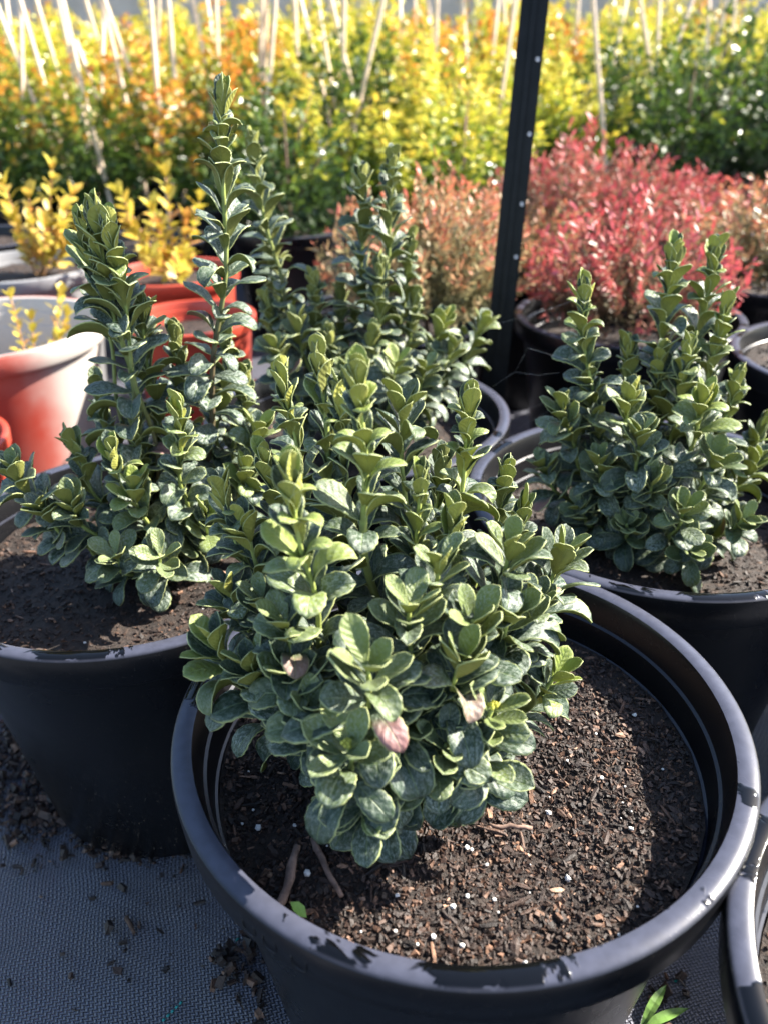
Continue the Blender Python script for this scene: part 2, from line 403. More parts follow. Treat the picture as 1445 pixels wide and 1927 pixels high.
pot_main = make_pot(.0516, .4445, .21, RIMZ, BLACK, 'large black plastic pot with wet rim holding the dense bushy shrub')
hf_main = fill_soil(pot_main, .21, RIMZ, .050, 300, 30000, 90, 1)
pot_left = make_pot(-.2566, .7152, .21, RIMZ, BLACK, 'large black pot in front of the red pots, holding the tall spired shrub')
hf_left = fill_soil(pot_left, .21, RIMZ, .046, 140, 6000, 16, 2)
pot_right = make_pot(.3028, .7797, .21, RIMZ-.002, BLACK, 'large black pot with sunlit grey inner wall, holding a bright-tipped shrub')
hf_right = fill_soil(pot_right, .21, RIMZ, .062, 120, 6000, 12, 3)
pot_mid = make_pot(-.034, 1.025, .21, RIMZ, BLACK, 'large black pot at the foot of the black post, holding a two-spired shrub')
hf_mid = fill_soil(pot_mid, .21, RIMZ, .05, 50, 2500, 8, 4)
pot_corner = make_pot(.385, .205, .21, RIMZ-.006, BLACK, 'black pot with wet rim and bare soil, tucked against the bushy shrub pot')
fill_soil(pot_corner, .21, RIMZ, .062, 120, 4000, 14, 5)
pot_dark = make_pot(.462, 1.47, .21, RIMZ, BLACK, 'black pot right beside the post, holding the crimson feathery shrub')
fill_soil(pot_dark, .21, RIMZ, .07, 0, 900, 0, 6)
shade_pot = make_pot(.742, .70, .21, RIMZ, BLACK, 'unseen black pot of bare soil, added to shade the lime-tipped shrub pot')  # unseen pot, added so the neighbouring pot falls into shade
fill_soil(shade_pot, .21, RIMZ, .06, 0, 1500, 0, 7)
# embossed marks on the lip of the near pot
for i, (px, py) in enumerate(((470, 1752), (508, 1779), (563, 1812))):
    a = math.atan2(0, 1)
    d = ray(px, py); P = None
    for s in np.linspace(.3, 1.2, 4000):
        q = CAM+d*s
        if math.hypot(q.x-.0516, q.y-.4445) < .2088 and q.z < RIMZ: P = q; break
    an = math.atan2(P.y-.4445, P.x-.0516); c = Vector((math.cos(an), math.sin(an), 0)); tq = Vector((-c.y, c.x, 0))
    cen = c*.2088+Vector((0, 0, RIMZ-.018)); pts = []
    n = 20
    for q in range(n+1 if i == 1 else n//2+4):
        b = 2*math.pi*q/n+math.pi*.9; u = abs(math.cos(b))**.6*math.copysign(1, math.cos(b))*.0052; w = abs(math.sin(b))**.6*math.copysign(1, math.sin(b))*.0065
        pts.append(cen+tq*u+Vector((0, 0, w)))
    obj('embossed_mark', tube('embossed_mark', pts, [.00035]*len(pts), 5), pot_main, BLACK)

# ------------------------------------------------------------------ broad leaves
def leaf_mesh(name, W=.62, bend=.9, up=.35, fold=.35, curl=.2, serr=.07, rows=17, thick=.016, twist=0.0):
    cols = (-1, -.86, -.45, 0, .45, .86, 1); nc = len(cols)
    V = []; N = []; UV = []
    y = z = 0.0
    for i in range(rows):
        t = i/(rows-1)
        th = up*(1-t)**1.2-bend*max(0, t-.2)**1.4
        if i: y += math.cos(th)/(rows-1); z += math.sin(th)/(rows-1)
        s = max(0, (t-.07)/.93)
        w = W/2*1.42*(s**.85)*max(0, 1-s**2.6)**.66+.03*max(0, 1-t*2.2)
        if t > .985: w = .012
        ws = w*(1-(serr if i % 2 else 0)*(1 if t > .25 else 0))
        tw = twist*t
        for u in cols:
            ww = ws if abs(u) == 1 else w
            x = u*ww; a = abs(u)
            dz = w*(fold*a-curl*a**4*1.3)+(.02*math.sin(9*t+u*3))*a
            # rotate offset into plane normal to centreline
            nx, nz = x*math.cos(tw)-dz*math.sin(tw), x*math.sin(tw)+dz*math.cos(tw)
            V.append(Vector((nx, y-math.sin(th)*nz, z+math.cos(th)*nz))); UV.append((u*.5+.5, t))
            N.append(Vector((0, -math.sin(th), math.cos(th))))
    n = len(V)
    VV = V+[v-nn*thick for v, nn in zip(V, N)]
    Fc = []; mi = []
    for i in range(rows-1):
        for j in range(nc-1):
            a, b, c, d = i*nc+j, i*nc+j+1, (i+1)*nc+j+1, (i+1)*nc+j
            Fc.append([a, b, c, d]); mi.append(0); Fc.append([n+d, n+c, n+b, n+a]); mi.append(1)
        for j, fl in ((0, 0), (nc-1, 1)):
            a, d = i*nc+j, (i+1)*nc+j
            Fc.append([a, d, n+d, n+a] if fl == 0 else [d, a, n+a, n+d]); mi.append(2)
    for i, fl in ((0, 0), (rows-1, 1)):
        for j in range(nc-1):
            a, b = i*nc+j, i*nc+j+1
            Fc.append([b, a, n+a, n+b] if fl == 0 else [a, b, n+b, n+a]); mi.append(2)
    m = mesh_np(name, [tuple(v) for v in VV], Fc, True, mi)
    uvl = m.uv_layers.new(name='UVMap'); lv = np.zeros(len(m.loops), dtype=np.int32); m.loops.foreach_get('vertex_index', lv)
    U = np.array(UV+UV, dtype=np.float32)[lv]; uvl.data.foreach_set('uv', U.ravel())
    for mm in (LEAF_UP, LEAF_LO, LEAF_RIM): m.materials.append(mm)
    return m
R_ = random.Random(3)
MATURE = [leaf_mesh('leaf', W=R_.uniform(.56, .72), bend=R_.uniform(.7, 2.1), up=R_.uniform(.2, .6), fold=R_.uniform(.3, .8), curl=R_.uniform(-.1, .3), twist=R_.uniform(-.35, .35)) for _ in range(14)]
FLAT = [leaf_mesh('leaf', W=R_.uniform(.62, .78), bend=R_.uniform(.3, .9), up=R_.uniform(0, .3), fold=R_.uniform(.1, .4), curl=R_.uniform(0, .3), twist=R_.uniform(-.2, .2)) for _ in range(6)]
YOUNG = [leaf_mesh('leaf', W=R_.uniform(.60, .74), bend=R_.uniform(-.5, .2), up=R_.uniform(-.1, .1), fold=R_.uniform(.3, .6), curl=R_.uniform(-.1, .15), serr=.05) for _ in range(5)]
def bud_mesh():
    bm = bmesh.new(); r = random.Random(5)
    for i in range(7):
        a = i*2.4; rr = .0012+.0022*(i/7)
        mt = Matrix.Translation((rr*math.cos(a), rr*math.sin(a), .004+.0015*r.random()-.0015*i/7)) @ Matrix.Diagonal((1, 1, 1.5, 1))
        bmesh.ops.create_icosphere(bm, subdivisions=1, radius=.0014, matrix=mt)
    m = bpy.data.meshes.new('bud'); bm.to_mesh(m); bm.free(); m.materials.append(BUD); return m
BUDM = bud_mesh()

def bez(a, b, c, t): return a*(1-t)**2+b*(2*t*(1-t))+c*t*t
def broad_plant(name, label, base, stems, L0, seed, gap=.0148, maxobj=300, lean=.8):
    """base: world point on the soil; stems: (px, py, dY[, opts])"""
    r = random.Random(seed)
    root = tag(empty(name, base), label, 'shrub')
    items = []
    for si, st in enumerate(stems):
        px, py, dy = st[:3]; op = st[3] if len(st) > 3 else {}
        tip = at_y(px, py, base.y+dy)-base
        tip.z -= L0*op.get('size', 1)*(.52 if op.get('open', 0) < 10 else (.25 if op.get('open', 0) < 30 else .05))
        hor = Vector((tip.x, tip.y, 0))
        start = hor*.10+Vector((r.uniform(-.008, .008), r.uniform(-.008, .008), -.012))
        dz = tip.z
        f = op.get('lean', lean)
        ctrl = Vector((start.x+(tip.x-start.x)*f, start.y+(tip.y-start.y)*f, start.z+dz*op.get('cz', .42)))
        n = 22; pts = [bez(start, ctrl, tip, i/n) for i in range(n+1)]
        # slight wiggle
        ph = r.uniform(0, 6)
        for i in range(1, n):
            a = .004*math.sin(i*.7+ph)*math.sin(math.pi*i/n); pts[i] += Vector((a, a*.6, 0))
        seg = [0.0]
        for i in range(n): seg.append(seg[-1]+(pts[i+1]-pts[i]).length)
        tot = seg[-1]
        rads = [.0032*(1-.55*i/n)*op.get('thick', 1) for i in range(n+1)]
        V, Fc = tube_arrays(pts, rads, 6)
        tn = np.repeat([max(0, min(1, 1-(tot-s)/.22)) for s in seg], 6)
        sm = mesh_np('stem', V, Fc, True, attr={'tipness': tn}); sm.materials.append(STEM)
        so_ = obj('stem', sm, root)
        # leaves from the tip downwards
        s = .002; k = 0; phi = r.uniform(0, 3.14)
        lim = op.get('to', max(.30*tot, .035)); bare = op.get('bare', .86 if not op.get('open', 0) else .72)
        while s < tot*bare:
            d = tot-s; i = max(j for j in range(n+1) if seg[j] <= d+1e-9); i = min(i, n-1)
            fr = (d-seg[i])/max(1e-6, seg[i+1]-seg[i]); p = pts[i].lerp(pts[i+1], fr); T = (pts[i+1]-pts[i]).normalized()
            ref = Vector((1, 0, 0)) if abs(T.x) < .8 else Vector((0, 1, 0))
            A = (ref-T*ref.dot(T)).normalized(); B = T.cross(A)
            op_open = op.get('open', 0); spire = op_open < 10; g = min(1, s/(.11 if spire else .05))
            for h in (0, 1):
                an = phi+math.pi*h+r.gauss(0, .16)
                O = A*math.cos(an)+B*math.sin(an)
                e = math.radians(76-op_open)*(1-g)+math.radians(46-.4*op_open)*g
                e -= math.radians(32)*min(1, max(0, s-.08)/.16)
                e += r.gauss(0, .13)
                Ld = (O*math.cos(e)+T*math.sin(e)).normalized(); Nn = (T*math.cos(e)-O*math.sin(e)).normalized()
                Ld = (Ld+Vector((0, 0, -.10*g))).normalized(); Nn = (Nn-Ld*Nn.dot(Ld)).normalized()
                X = Ld.cross(Nn).normalized()
                tw = r.gauss(0, .18); X, Nn = X*math.cos(tw)+Nn*math.sin(tw), Nn*math.cos(tw)-X*math.sin(tw)
                sz = L0*(.60+.40*min(1, s/(.09 if spire else .04)))*r.uniform(.82, 1.16)*op.get('size', 1)
                mt = Matrix(((X.x*sz, Ld.x*sz, Nn.x*sz, p.x), (X.y*sz, Ld.y*sz, Nn.y*sz, p.y), (X.z*sz, Ld.z*sz, Nn.z*sz, p.z), (0, 0, 0, 1)))
                ms = r.choice(YOUNG) if s < .022 else (r.choice(FLAT) if r.random() < .3 else r.choice(MATURE))
                age = max(0, min(1, 1.0-s/op.get('fresh', .035 if op.get('open', 0) >= 20 else (.06 if op.get('open', 0) else .085))+r.gauss(0, .08)))
                items.append((so_, mt, ms, age*op.get('bright', .5 if op.get('open', 0) >= 20 else 1)))
            s += (.0042+.0088*min(1, s/(.08 if spire else .05)))*r.uniform(.85, 1.15)*gap/.0165*op.get('gap', 1); k += 1; phi += math.pi/2+r.gauss(0, .1)
        if op.get('bud'):
            bo = obj('bud', BUDM, so_); bo.location = tip; bo.rotation_euler = (pts[n]-pts[n-1]).to_track_quat('Z', 'Y').to_euler()
    # rank leaves by how much of them shows from the photograph's viewpoint
    def centre(it): return base+it[1] @ Vector((0, .55, .05))
    order = sorted(range(len(items)), key=lambda q: (centre(items[q])-CAM).length)
    cover = set(); score = {}
    for q in order:
        x, y, w = project(centre(items[q])); hw = items[q][1].col[1].length*F/w*.36; new = 0
        x0, x1, y0, y1 = int((x-hw)/6), int((x+hw)/6), int((y-hw*.7)/6), int((y+hw*.7)/6)
        for gx in range(x0, x1+1):
            for gy in range(y0, y1+1):
                if (gx, gy) not in cover:
                    cover.add((gx, gy)); new += 1 if 0 <= gx*6 < 1445 and 0 <= gy*6 < 1927 else 0
        score[q] = new
    keep = set(sorted(order, key=lambda q: -score[q])[:maxobj])
    rest = []
    for q, (so_, mt, ms, age) in enumerate(items):
        if q in keep:
            o = obj('leaf', ms, so_); o.matrix_local = mt; o['age'] = float(age)
        else: rest.append((mt, ms))
    if rest:
        VV = []; FF = []; MI = []; UU = []; off = 0
        for mt, ms in rest:
            co = np.zeros(len(ms.vertices)*3, dtype=np.float32); ms.vertices.foreach_get('co', co); co = co.reshape(-1, 3)
            m4 = np.array(mt); VV.append(co @ m4[:3, :3].T+m4[:3, 3])
            lv = np.zeros(len(ms.loops), dtype=np.int32); ms.loops.foreach_get('vertex_index', lv); FF.append(lv.reshape(-1, 4)+off); off += len(co)
            mi = np.zeros(len(ms.polygons), dtype=np.int32); ms.polygons.foreach_get('material_index', mi); MI.append(mi)
            uv = np.zeros(len(ms.loops)*2, dtype=np.float32); ms.uv_layers[0].data.foreach_get('uv', uv); UU.append(uv)
        m = mesh_np('inner_foliage', np.concatenate(VV), np.concatenate(FF), True, np.concatenate(MI))
        m.uv_layers.new(name='UVMap').data.foreach_set('uv', np.concatenate(UU))
        for mm in (LEAF_UP, LEAF_LO, LEAF_RIM): m.materials.append(mm)
        o = obj('inner_foliage', m, root); o['kind'] = 'stuff'; o['age'] = .0
    print(name, len(items), 'leaves')
    return root

D = dict
main_base = at_z(745, 1400, RIMZ-.045); main_base = Vector((.006, .448, hf_main(.006-.0516, .448-.4445)))
main_stems = [
 (598, 632, .05, D(thick=1.2, bright=1.1)), (672, 652, -.005, D(thick=1.4, bright=1.2, fresh=.12, lean=.9)), (636, 690, .04, D(bare=.4)), (530, 672, .07), (885, 710, .06, D(bright=1.2, fresh=.11)), (545, 850, -.055, D(bright=1.25, fresh=.13, lean=.9)),
 (757, 735, .05, D(open=25)), (790, 860, .01, D(size=.9)), (955, 850, .085), (985, 920, .06, D(bright=1.1)), (850, 930, 0), (960, 1005, -.015, D(open=20, size=1.1)), (1058, 1020, .03, D(open=25, size=1.15)),
 (1048, 1250, -.02, D(open=25, bare=.6, bright=1.3, fresh=.07)), (925, 1330, -.085, D(open=38, bud=1, bare=.6, size=1.2, fresh=.04)), (655, 1400, -.118, D(open=40, bud=1, bare=.6, size=1.3)), (690, 1225, -.105, D(open=28, size=1.3)),
 (410, 875, .03, D(open=8)), (430, 1090, 0, D(open=20)), (405, 1190, -.03, D(open=15, bare=.5, size=1.15)), (490, 1105, -.02, D(open=20)), (535, 1145, -.06, D(open=25)),
 (590, 1310, -.09, D(open=25, bare=.6, size=1.2)), (780, 1315, -.085, D(open=35, size=1.25)), (890, 1140, -.06, D(open=22, size=1.2)), (825, 1035, -.04, D(open=20)),
 (455, 965, .02, D(open=15)), (865, 1215, -.08, D(open=25, size=1.2)), (830, 830, .1), (750, 920, .06), (770, 1110, -.065, D(open=25, size=1.15)),
 (960, 1120, -.03, D(open=25, size=1.2)), (500, 830, .06), (1010, 1110, -.01, D(open=20)), (550, 1235, -.07, D(open=25, size=1.15)), (840, 1395, -.095, D(open=35, bare=.55, size=1.25)), (690, 1500, -.112, D(open=42, bare=.45, size=1.3, fresh=.02, cz=.75)),
 (470, 1230, -.05, D(open=20, size=1.15)), (905, 1420, -.09, D(open=45, bare=.4, size=1.3, fresh=.02, cz=.7))
]
plant_main = broad_plant('broadleaf_shrub', 'dense bushy evergreen shrub with crinkled leaves in the wet-rimmed pot', main_base, main_stems, .0365, 11)
left_base = Vector((-.232, .725, 0)); left_base.z = hf_left(left_base.x+.2566, left_base.y-.7152)
left_stems = [
 (172, 362, 0, D(thick=1.3, size=1.1)), (150, 385, .01, D(bare=.3)), (196, 378, -.01, D(bare=.3)), (412, 138, .03, D(thick=1.3, bright=.7, gap=.92)), (258, 535, .03), (325, 600, .05, D(bright=.3)), (328, 735, -.07, D(bud=1)), (205, 815, -.06),
 (20, 865, -.06, D(open=20, bare=.5)), (75, 935, -.07, D(open=25, bare=.5)), (455, 680, .05, D(bright=.4)), (480, 790, .0, D(open=15)), (460, 870, -.02, D(open=15)), (300, 1040, -.11, D(open=35, bare=.5)), (215, 1040, -.10, D(open=35, bare=.5)),
 (130, 800, -.02, D(bright=.3)), (130, 930, -.07, D(open=20)), (250, 760, .0, D(bright=.3)), (250, 900, -.07, D(open=15)), (390, 950, -.06, D(open=15)), (180, 700, .03, D(bright=.3)), (370, 800, .02), (420, 600, .05, D(bright=.3))]
plant_left = broad_plant('broadleaf_shrub', 'tall evergreen shrub with several slender leafy spires beside the red pots', left_base, left_stems, .042, 12)
right_base = Vector((.315, .80, 0)); right_base.z = hf_right(right_base.x-.3028, right_base.y-.7797)
right_stems = [
 (1102, 508, -.01, D(bright=1.1)), (1272, 438, .04, D(thick=1.2, bright=1.1)), (1352, 435, .06, D(bright=1.2)), (1372, 540, .03, D(bright=1.2)), (1185, 620, .03, D(bright=.5)), (1185, 725, -.05, D(open=10)), (1205, 800, -.09, D(open=20)),
 (1060, 745, -.03, D(open=15, bright=.5)), (1022, 860, -.03, D(open=25, bare=.6, bright=.5)), (1325, 735, -.07, D(open=15)), (1290, 940, -.13, D(open=25)), (1402, 960, -.10, D(open=25)), (1425, 850, -.03, D(open=15)),
 (1395, 680, .0), (1230, 890, -.10, D(open=20)), (1130, 850, -.07, D(open=20, bright=.5)), (1350, 840, -.09, D(open=25)), (1300, 1030, -.125, D(open=30, bare=.45)), (1180, 970, -.10, D(open=25, bright=.4)), (1110, 650, .0, D(bright=.5)),
 (1250, 640, .02, D(bright=.8)), (1300, 620, .0, D(bright=.8)), (1440, 770, .02), (1130, 760, -.02, D(bright=.5)), (1090, 940, -.06, D(open=25, bright=.3))]
plant_right = broad_plant('broadleaf_shrub', 'evergreen shrub with lime green tips in front of the crimson foliage', right_base, right_stems, .042, 13)
mid_base = Vector((-.045, 1.03, 0)); mid_base.z = hf_mid(mid_base.x+.034, mid_base.y-1.025)
mid_stems = [
 (472, 235, .0, D(thick=1.3, bright=.25, gap=1.0)), (738, 265, 0, D(thick=1.3, bright=.5, gap=.92)), (682, 300, .02, D(bright=.2, size=1.15)), (500, 420, .03, D(bright=.3)), (640, 520, .02, D(bright=.2)), (590, 500, -.03, D(bright=.3)), (560, 590, -.06, D(open=15, bright=.4)), (500, 540, -.02, D(bright=.4)),
 (830, 590, -.04, D(open=15)), (908, 592, .03, D(open=15)), (745, 680, -.12, D(open=30, bright=1.1)), (850, 640, -.06, D(open=20)), (715, 470, -.03, D(bright=.3)), (700, 600, -.06, D(bright=.4)), (620, 600, -.06, D(bright=.3)), (780, 540, 0, D(bright=.3)), (770, 430, .02, D(bright=.3)), (800, 690, -.09, D(open=30)), (520, 640, -.08, D(open=20)), (660, 680, -.1, D(open=20))]
plant_mid = broad_plant('broadleaf_shrub', 'blurred evergreen shrub with two tall spires just left of the black post', mid_base, mid_stems, .043, 14)

# ------------------------------------------------------------------ post
a = at_y(1006, 0, 1.33); b = at_y(930, 712, 1.245)
dirp = (a-b).normalized(); b0 = b-dirp*(b.z/dirp.z); top = a+dirp*.5
Lp = (top-b0).length
post = tag(empty('post', b0), 'tall black steel post with a row of small holes', 'post')
post.rotation_euler = dirp.to_track_quat('Z', 'Y').to_euler()
post.rotation_mode = 'QUATERNION'
zq = dirp; xq = (Vector((1, 0, 0))-zq*zq.x).normalized(); yq = zq.cross(xq)
Rm = Matrix((xq, yq, zq)).transposed() @ Matrix.Rotation(math.radians(-9), 3, 'Z')
post.rotation_quaternion = Rm.to_quaternion()
obj('shaft', box('shaft', -.019, .019, -.019, .019, -.02, Lp, .0015), post, POLE)
obj('rib', box('rib', -.004, .004, -.026, -.0185, -.02, Lp, .001), post, POLE)
for py in (117, 257, 385, 480):
    P = at_y(1006-py*.1055+9, py, 1.32); hgt = (P-b0).dot(dirp)
    bm = bmesh.new(); bmesh.ops.create_cone(bm, cap_ends=True, segments=14, radius1=.0032, radius2=.0032, depth=.0016)
    m = bpy.data.meshes.new('hole'); bm.to_mesh(m); bm.free()
    o = obj('hole', m, post, HOLE); o.location = (.0125, -.0193, hgt); o.rotation_euler = (math.pi/2, 0, 0)

# ------------------------------------------------------------------ fine red shrubs
def needle_crown(seed, ntw, rad, hgt, nl=34, leaf=.017):
    r = np.random.default_rng(seed); V = []; T = []
    for i in range(ntw):
        a = r.uniform(0, 6.283); e = r.uniform(.25, 1.0)**.7; rr = rad*math.sqrt(r.random())
        end = np.array([rr*math.cos(a)*1.0, rr*math.sin(a), hgt*(.45+.55*r.random())*(1-.35*(rr/rad)**2)])
        st = end*np.array([.25, .25, .12]); L = np.linalg.norm(end-st)
        d = (end-st)/L
        for q in range(nl):
            f = .30+.70*(q+r.random())/nl; p = st+(end-st)*f
            o = r.normal(0, 1, 3); o -= d*o.dot(d); o /= np.linalg.norm(o)+1e-6
            l = o*.75+d*r.uniform(.4, 1.0); l /= np.linalg.norm(l); w = np.cross(l, r.normal(0, 1, 3)); w /= np.linalg.norm(w)+1e-6
            s = leaf*r.uniform(.7, 1.25)
            V += [p, p+l*s*.55+w*s*.17, p+l*s, p+l*s*.55-w*s*.17]
            t = .12+.62*f*f+.28*(end[2]/hgt)*f-.26+r.normal(0, .15); T += [t]*4
    n = len(V)//4
    m = mesh_np('crown', np.array(V), np.arange(4*n).reshape(n, 4), False, attr={'tone': np.clip(np.array(T), 0, 1)}); return m
def shrub_trunk(name, h, r0, mat=None, n=5, seed=0, spread=.1):
    r = random.Random(seed); V = []; Fc = []
    def add(p, q):
        v, f = tube_arrays(p, q, 6); o = len(V); V.extend(v); Fc.extend([[i+o for i in ff] for ff in f])
    add([(0, 0, -.02), (.004, .002, h*.4), (0, .004, h)], [r0, r0*.8, r0*.4])
    for i in range(n):
        a = i*2.4+r.uniform(-.3, .3); z = h*(.25+.5*i/n)
        add([(0, 0, z), (spread*.5*math.cos(a), spread*.5*math.sin(a), z+h*.2), (spread*math.cos(a), spread*math.sin(a), z+h*.45)], [r0*.55, r0*.4, r0*.2])
    m = mesh_np(name, V, Fc, True); m.materials.append(mat or TWIG); return m
NC = [needle_crown(40+i, 190, .215, .28, 36, .019) for i in range(3)]
NCR = []
for i, m in enumerate(NC):
    a_ = m.copy(); a_.materials.append(CROWN['red']); b_ = m.copy(); b_.materials.append(CROWN['rust']); NCR.append((a_, b_))
RT = shrub_trunk('trunk', .2, .006, seed=4)
def red_shrub(x, y, z, sc, kind, var, label, group=None, sz=1.0):
    p = tag(empty('feathery_shrub', (x, y, z)), label, 'shrub', group); p.rotation_euler.z = var*1.9
    c = obj('crown', NCR[var % 3][0 if kind == 'red' else 1], p); c['kind'] = 'stuff'; obj('trunk', RT, p)
    p.scale = (sc, sc, sc*sz); return p
RZ = RIMZ-.06
red_shrub(.462, 1.47, RZ, .95, 'red', 0, 'crimson and pink feathery shrub in the pot right beside the post', sz=1.08)
row = [(.02, 1.50, 'rust', 1, 1.0), (.30, 1.93, 'rust', 2, .95), (.86, 1.74, 'rust', 0, 1.05), (.80, 2.17, 'red', 1, .9), (.52, 2.12, 'red', 2, 1.1), (1.25, 2.0, 'rust', 1, 1.0)]
rl = ['rusty orange feathery shrub growing just left of the black post', 'rusty orange feathery shrub standing behind the black post', 'orange-red feathery shrub in the pot past the lime-tipped shrub',
      'small red feathery shrub half hidden behind the crimson one', 'pinkish orange feathery shrub rising behind the crimson one', 'orange feathery shrub at the end of its row of pots']
for i, (x, y, k, v, s) in enumerate(row):
    p = make_pot(x, y, .20, RIMZ, BLACK, 'black pot under the '+rl[i].split(' ', 1)[1] if False else ['black pot left of the post, under rusty foliage', 'black pot behind the post, under rusty foliage', 'black pot with a pale dry rim past the lime-tipped shrub', 'black pot under the small red feathery shrub', 'black pot under the pinkish orange feathery shrub', 'black pot at the end of the feathery shrub row'][i], n=64)
    fill_soil(p, .20, RIMZ, .05, 0, 600, 0, 20+i)
    red_shrub(x+(.07 if i == 0 else 0), y, RZ+.01, s, k, v, rl[i], sz=(1.15, .9, .95, .9, 1.12, .9)[i])
pot_wet = make_pot(.775, 1.21, .21, RIMZ, BLACK, 'black pot with a broad wet rim and a few sparse red sprigs')
fill_soil(pot_wet, .21, RIMZ, .03, 0, 1500, 0, 30)
sm = needle_crown(77, 12, .08, .14, 22); sm.materials.append(CROWN['red'])
p = tag(empty('feathery_shrub', (.70, 1.22, RIMZ-.03)), 'sparse little red seedling in the wet-rimmed black pot', 'shrub'); c = obj('crown', sm, p); c['kind'] = 'stuff'; obj('trunk', RT, p).scale = (.5, .5, .5)

# ------------------------------------------------------------------ yellow plants and coloured pots, left
p = make_pot(-.745, 1.48, .22, RIMZ, REDGLARE, 'red pot with one side painted pale grey as sun glare, with low soil', n=80); fill_soil(p, .22, RIMZ, .13, 0, 1500, 3, 31)
p = make_pot(-.385, 1.60, .135, .30, REDP, 'small red pot standing in front of the other red pot', n=64); fill_soil(p, .135, .30, .04, 0, 600, 0, 32)
p = make_pot(-.475, 1.90, .15, .325, REDP, 'red pot under the yellow-leaved plant', n=64); fill_soil(p, .15, .325, .03, 0, 600, 0, 33)
p = make_pot(-.70, 1.09, .135, .26, REDP, 'red pot at the side of the tall spired shrub pot', n=64); fill_soil(p, .135, .26, .04, 0, 600, 0, 34)
for i, (x, y, R, h, m, lab) in enumerate([(-.86, 1.98, .19, .33, GREYP, 'dusty grey pot holding a yellow plant'), (-1.12, 2.35, .19, .33, BLACK, 'black pot behind the dusty grey pot'), (-.66, 2.37, .18, .31, BLACK, 'black pot behind the two red pots'), (-.25, 2.42, .19, .33, BLACK, 'black pot between the yellow plants and the tall spires')]):
    p = make_pot(x, y, R, h, m, lab, n=64); fill_soil(p, R, h, .03, 0, 600, 0, 40+i)
def yl_mesh(s):
    r = random.Random(s); b = r.uniform(.1, .5)
    V = [(0, 0, 0), (-.2, .35, .05), (0, .4, 0), (.2, .35, .05), (-.24, .7, .05-b*.1), (0, .75, -b*.1), (.24, .7, .05-b*.1), (0, 1, -b*.3)]
    Fc = [[0, 2, 1], [0, 3, 2], [1, 2, 5, 4], [2, 3, 6, 5], [4, 5, 7], [5, 6, 7]]
    m = mesh_np('leaf', V, Fc, True, attr={'tone': [.35+.2*s]*8}); m.materials.append(YLEAF); return m
YL = [yl_mesh(i) for i in range(4)]
def yellow_plant(base, tips, label, seed, L=.042, extra=0):
    r = random.Random(seed); root = tag(empty('yellow_plant', base), label, 'plant')
    for (px, py, dy) in tips:
        tip = at_y(px, py, base.y+dy)-base; hor = Vector((tip.x, tip.y, 0))
        ctrl = hor*.6+Vector((0, 0, tip.z*.45)); n = 14
        pts = [bez(Vector((0, 0, -.015)), ctrl, tip, i/n) for i in range(n+1)]
        so_ = obj('stem', tube('stem', pts, [.0032*(1-.6*i/n) for i in range(n+1)], 5), root, YTWIG)
        phi = r.uniform(0, 6)
        for i in range(4, n+1):
            T = (pts[i]-pts[i-1]).normalized(); A = T.orthogonal().normalized(); B = T.cross(A)
            for h in range(4 if i == n else 2):
                an = phi+h*(math.pi if i < n else 1.57)+r.gauss(0, .3); O = A*math.cos(an)+B*math.sin(an); e = math.radians(r.uniform(25, 60) if i < n else 65)
                Ld = (O*math.cos(e)+T*math.sin(e)).normalized(); Nn = (T*math.cos(e)-O*math.sin(e)).normalized(); X = Ld.cross(Nn)
                sz = L*r.uniform(.6, 1.15); p = pts[i]
                o = obj('leaf', YL[min(3, max(0, int(r.gauss(1.4, 1))))], so_)
                o.matrix_local = Matrix(((X.x*sz, Ld.x*sz, Nn.x*sz, p.x), (X.y*sz, Ld.y*sz, Nn.y*sz, p.y), (X.z*sz, Ld.z*sz, Nn.z*sz, p.z), (0, 0, 0, 1)))
            phi += 1.57
    return root
yellow_plant(Vector((-.475, 1.90, .30)), [(312, 335, 0), (290, 400, -.05), (350, 420, .02), (250, 430, 0), (340, 480, -.08), (280, 480, -.08), (375, 380, .05), (230, 370, .05), (305, 440, -.03)], 'yellow-leaved plant with orange twigs in the red pot', 51)
yellow_plant(Vector((-.83, 1.98, .30)), [(98, 320, 0), (55, 375, -.05), (118, 400, 0), (85, 430, -.06), (10, 350, .02), (135, 370, .06), (30, 420, 0), (150, 430, .0)], 'bright yellow plant with upright shoots in the dusty grey pot', 52)
yellow_plant(Vector((-.66, 1.44, RIMZ-.125)), [(22, 565, 0), (60, 605, .04), (115, 560, .08), (110, 640, .04), (125, 600, .1)], 'thin yellow plant drooping inside the glare-painted red pot', 53, .03)

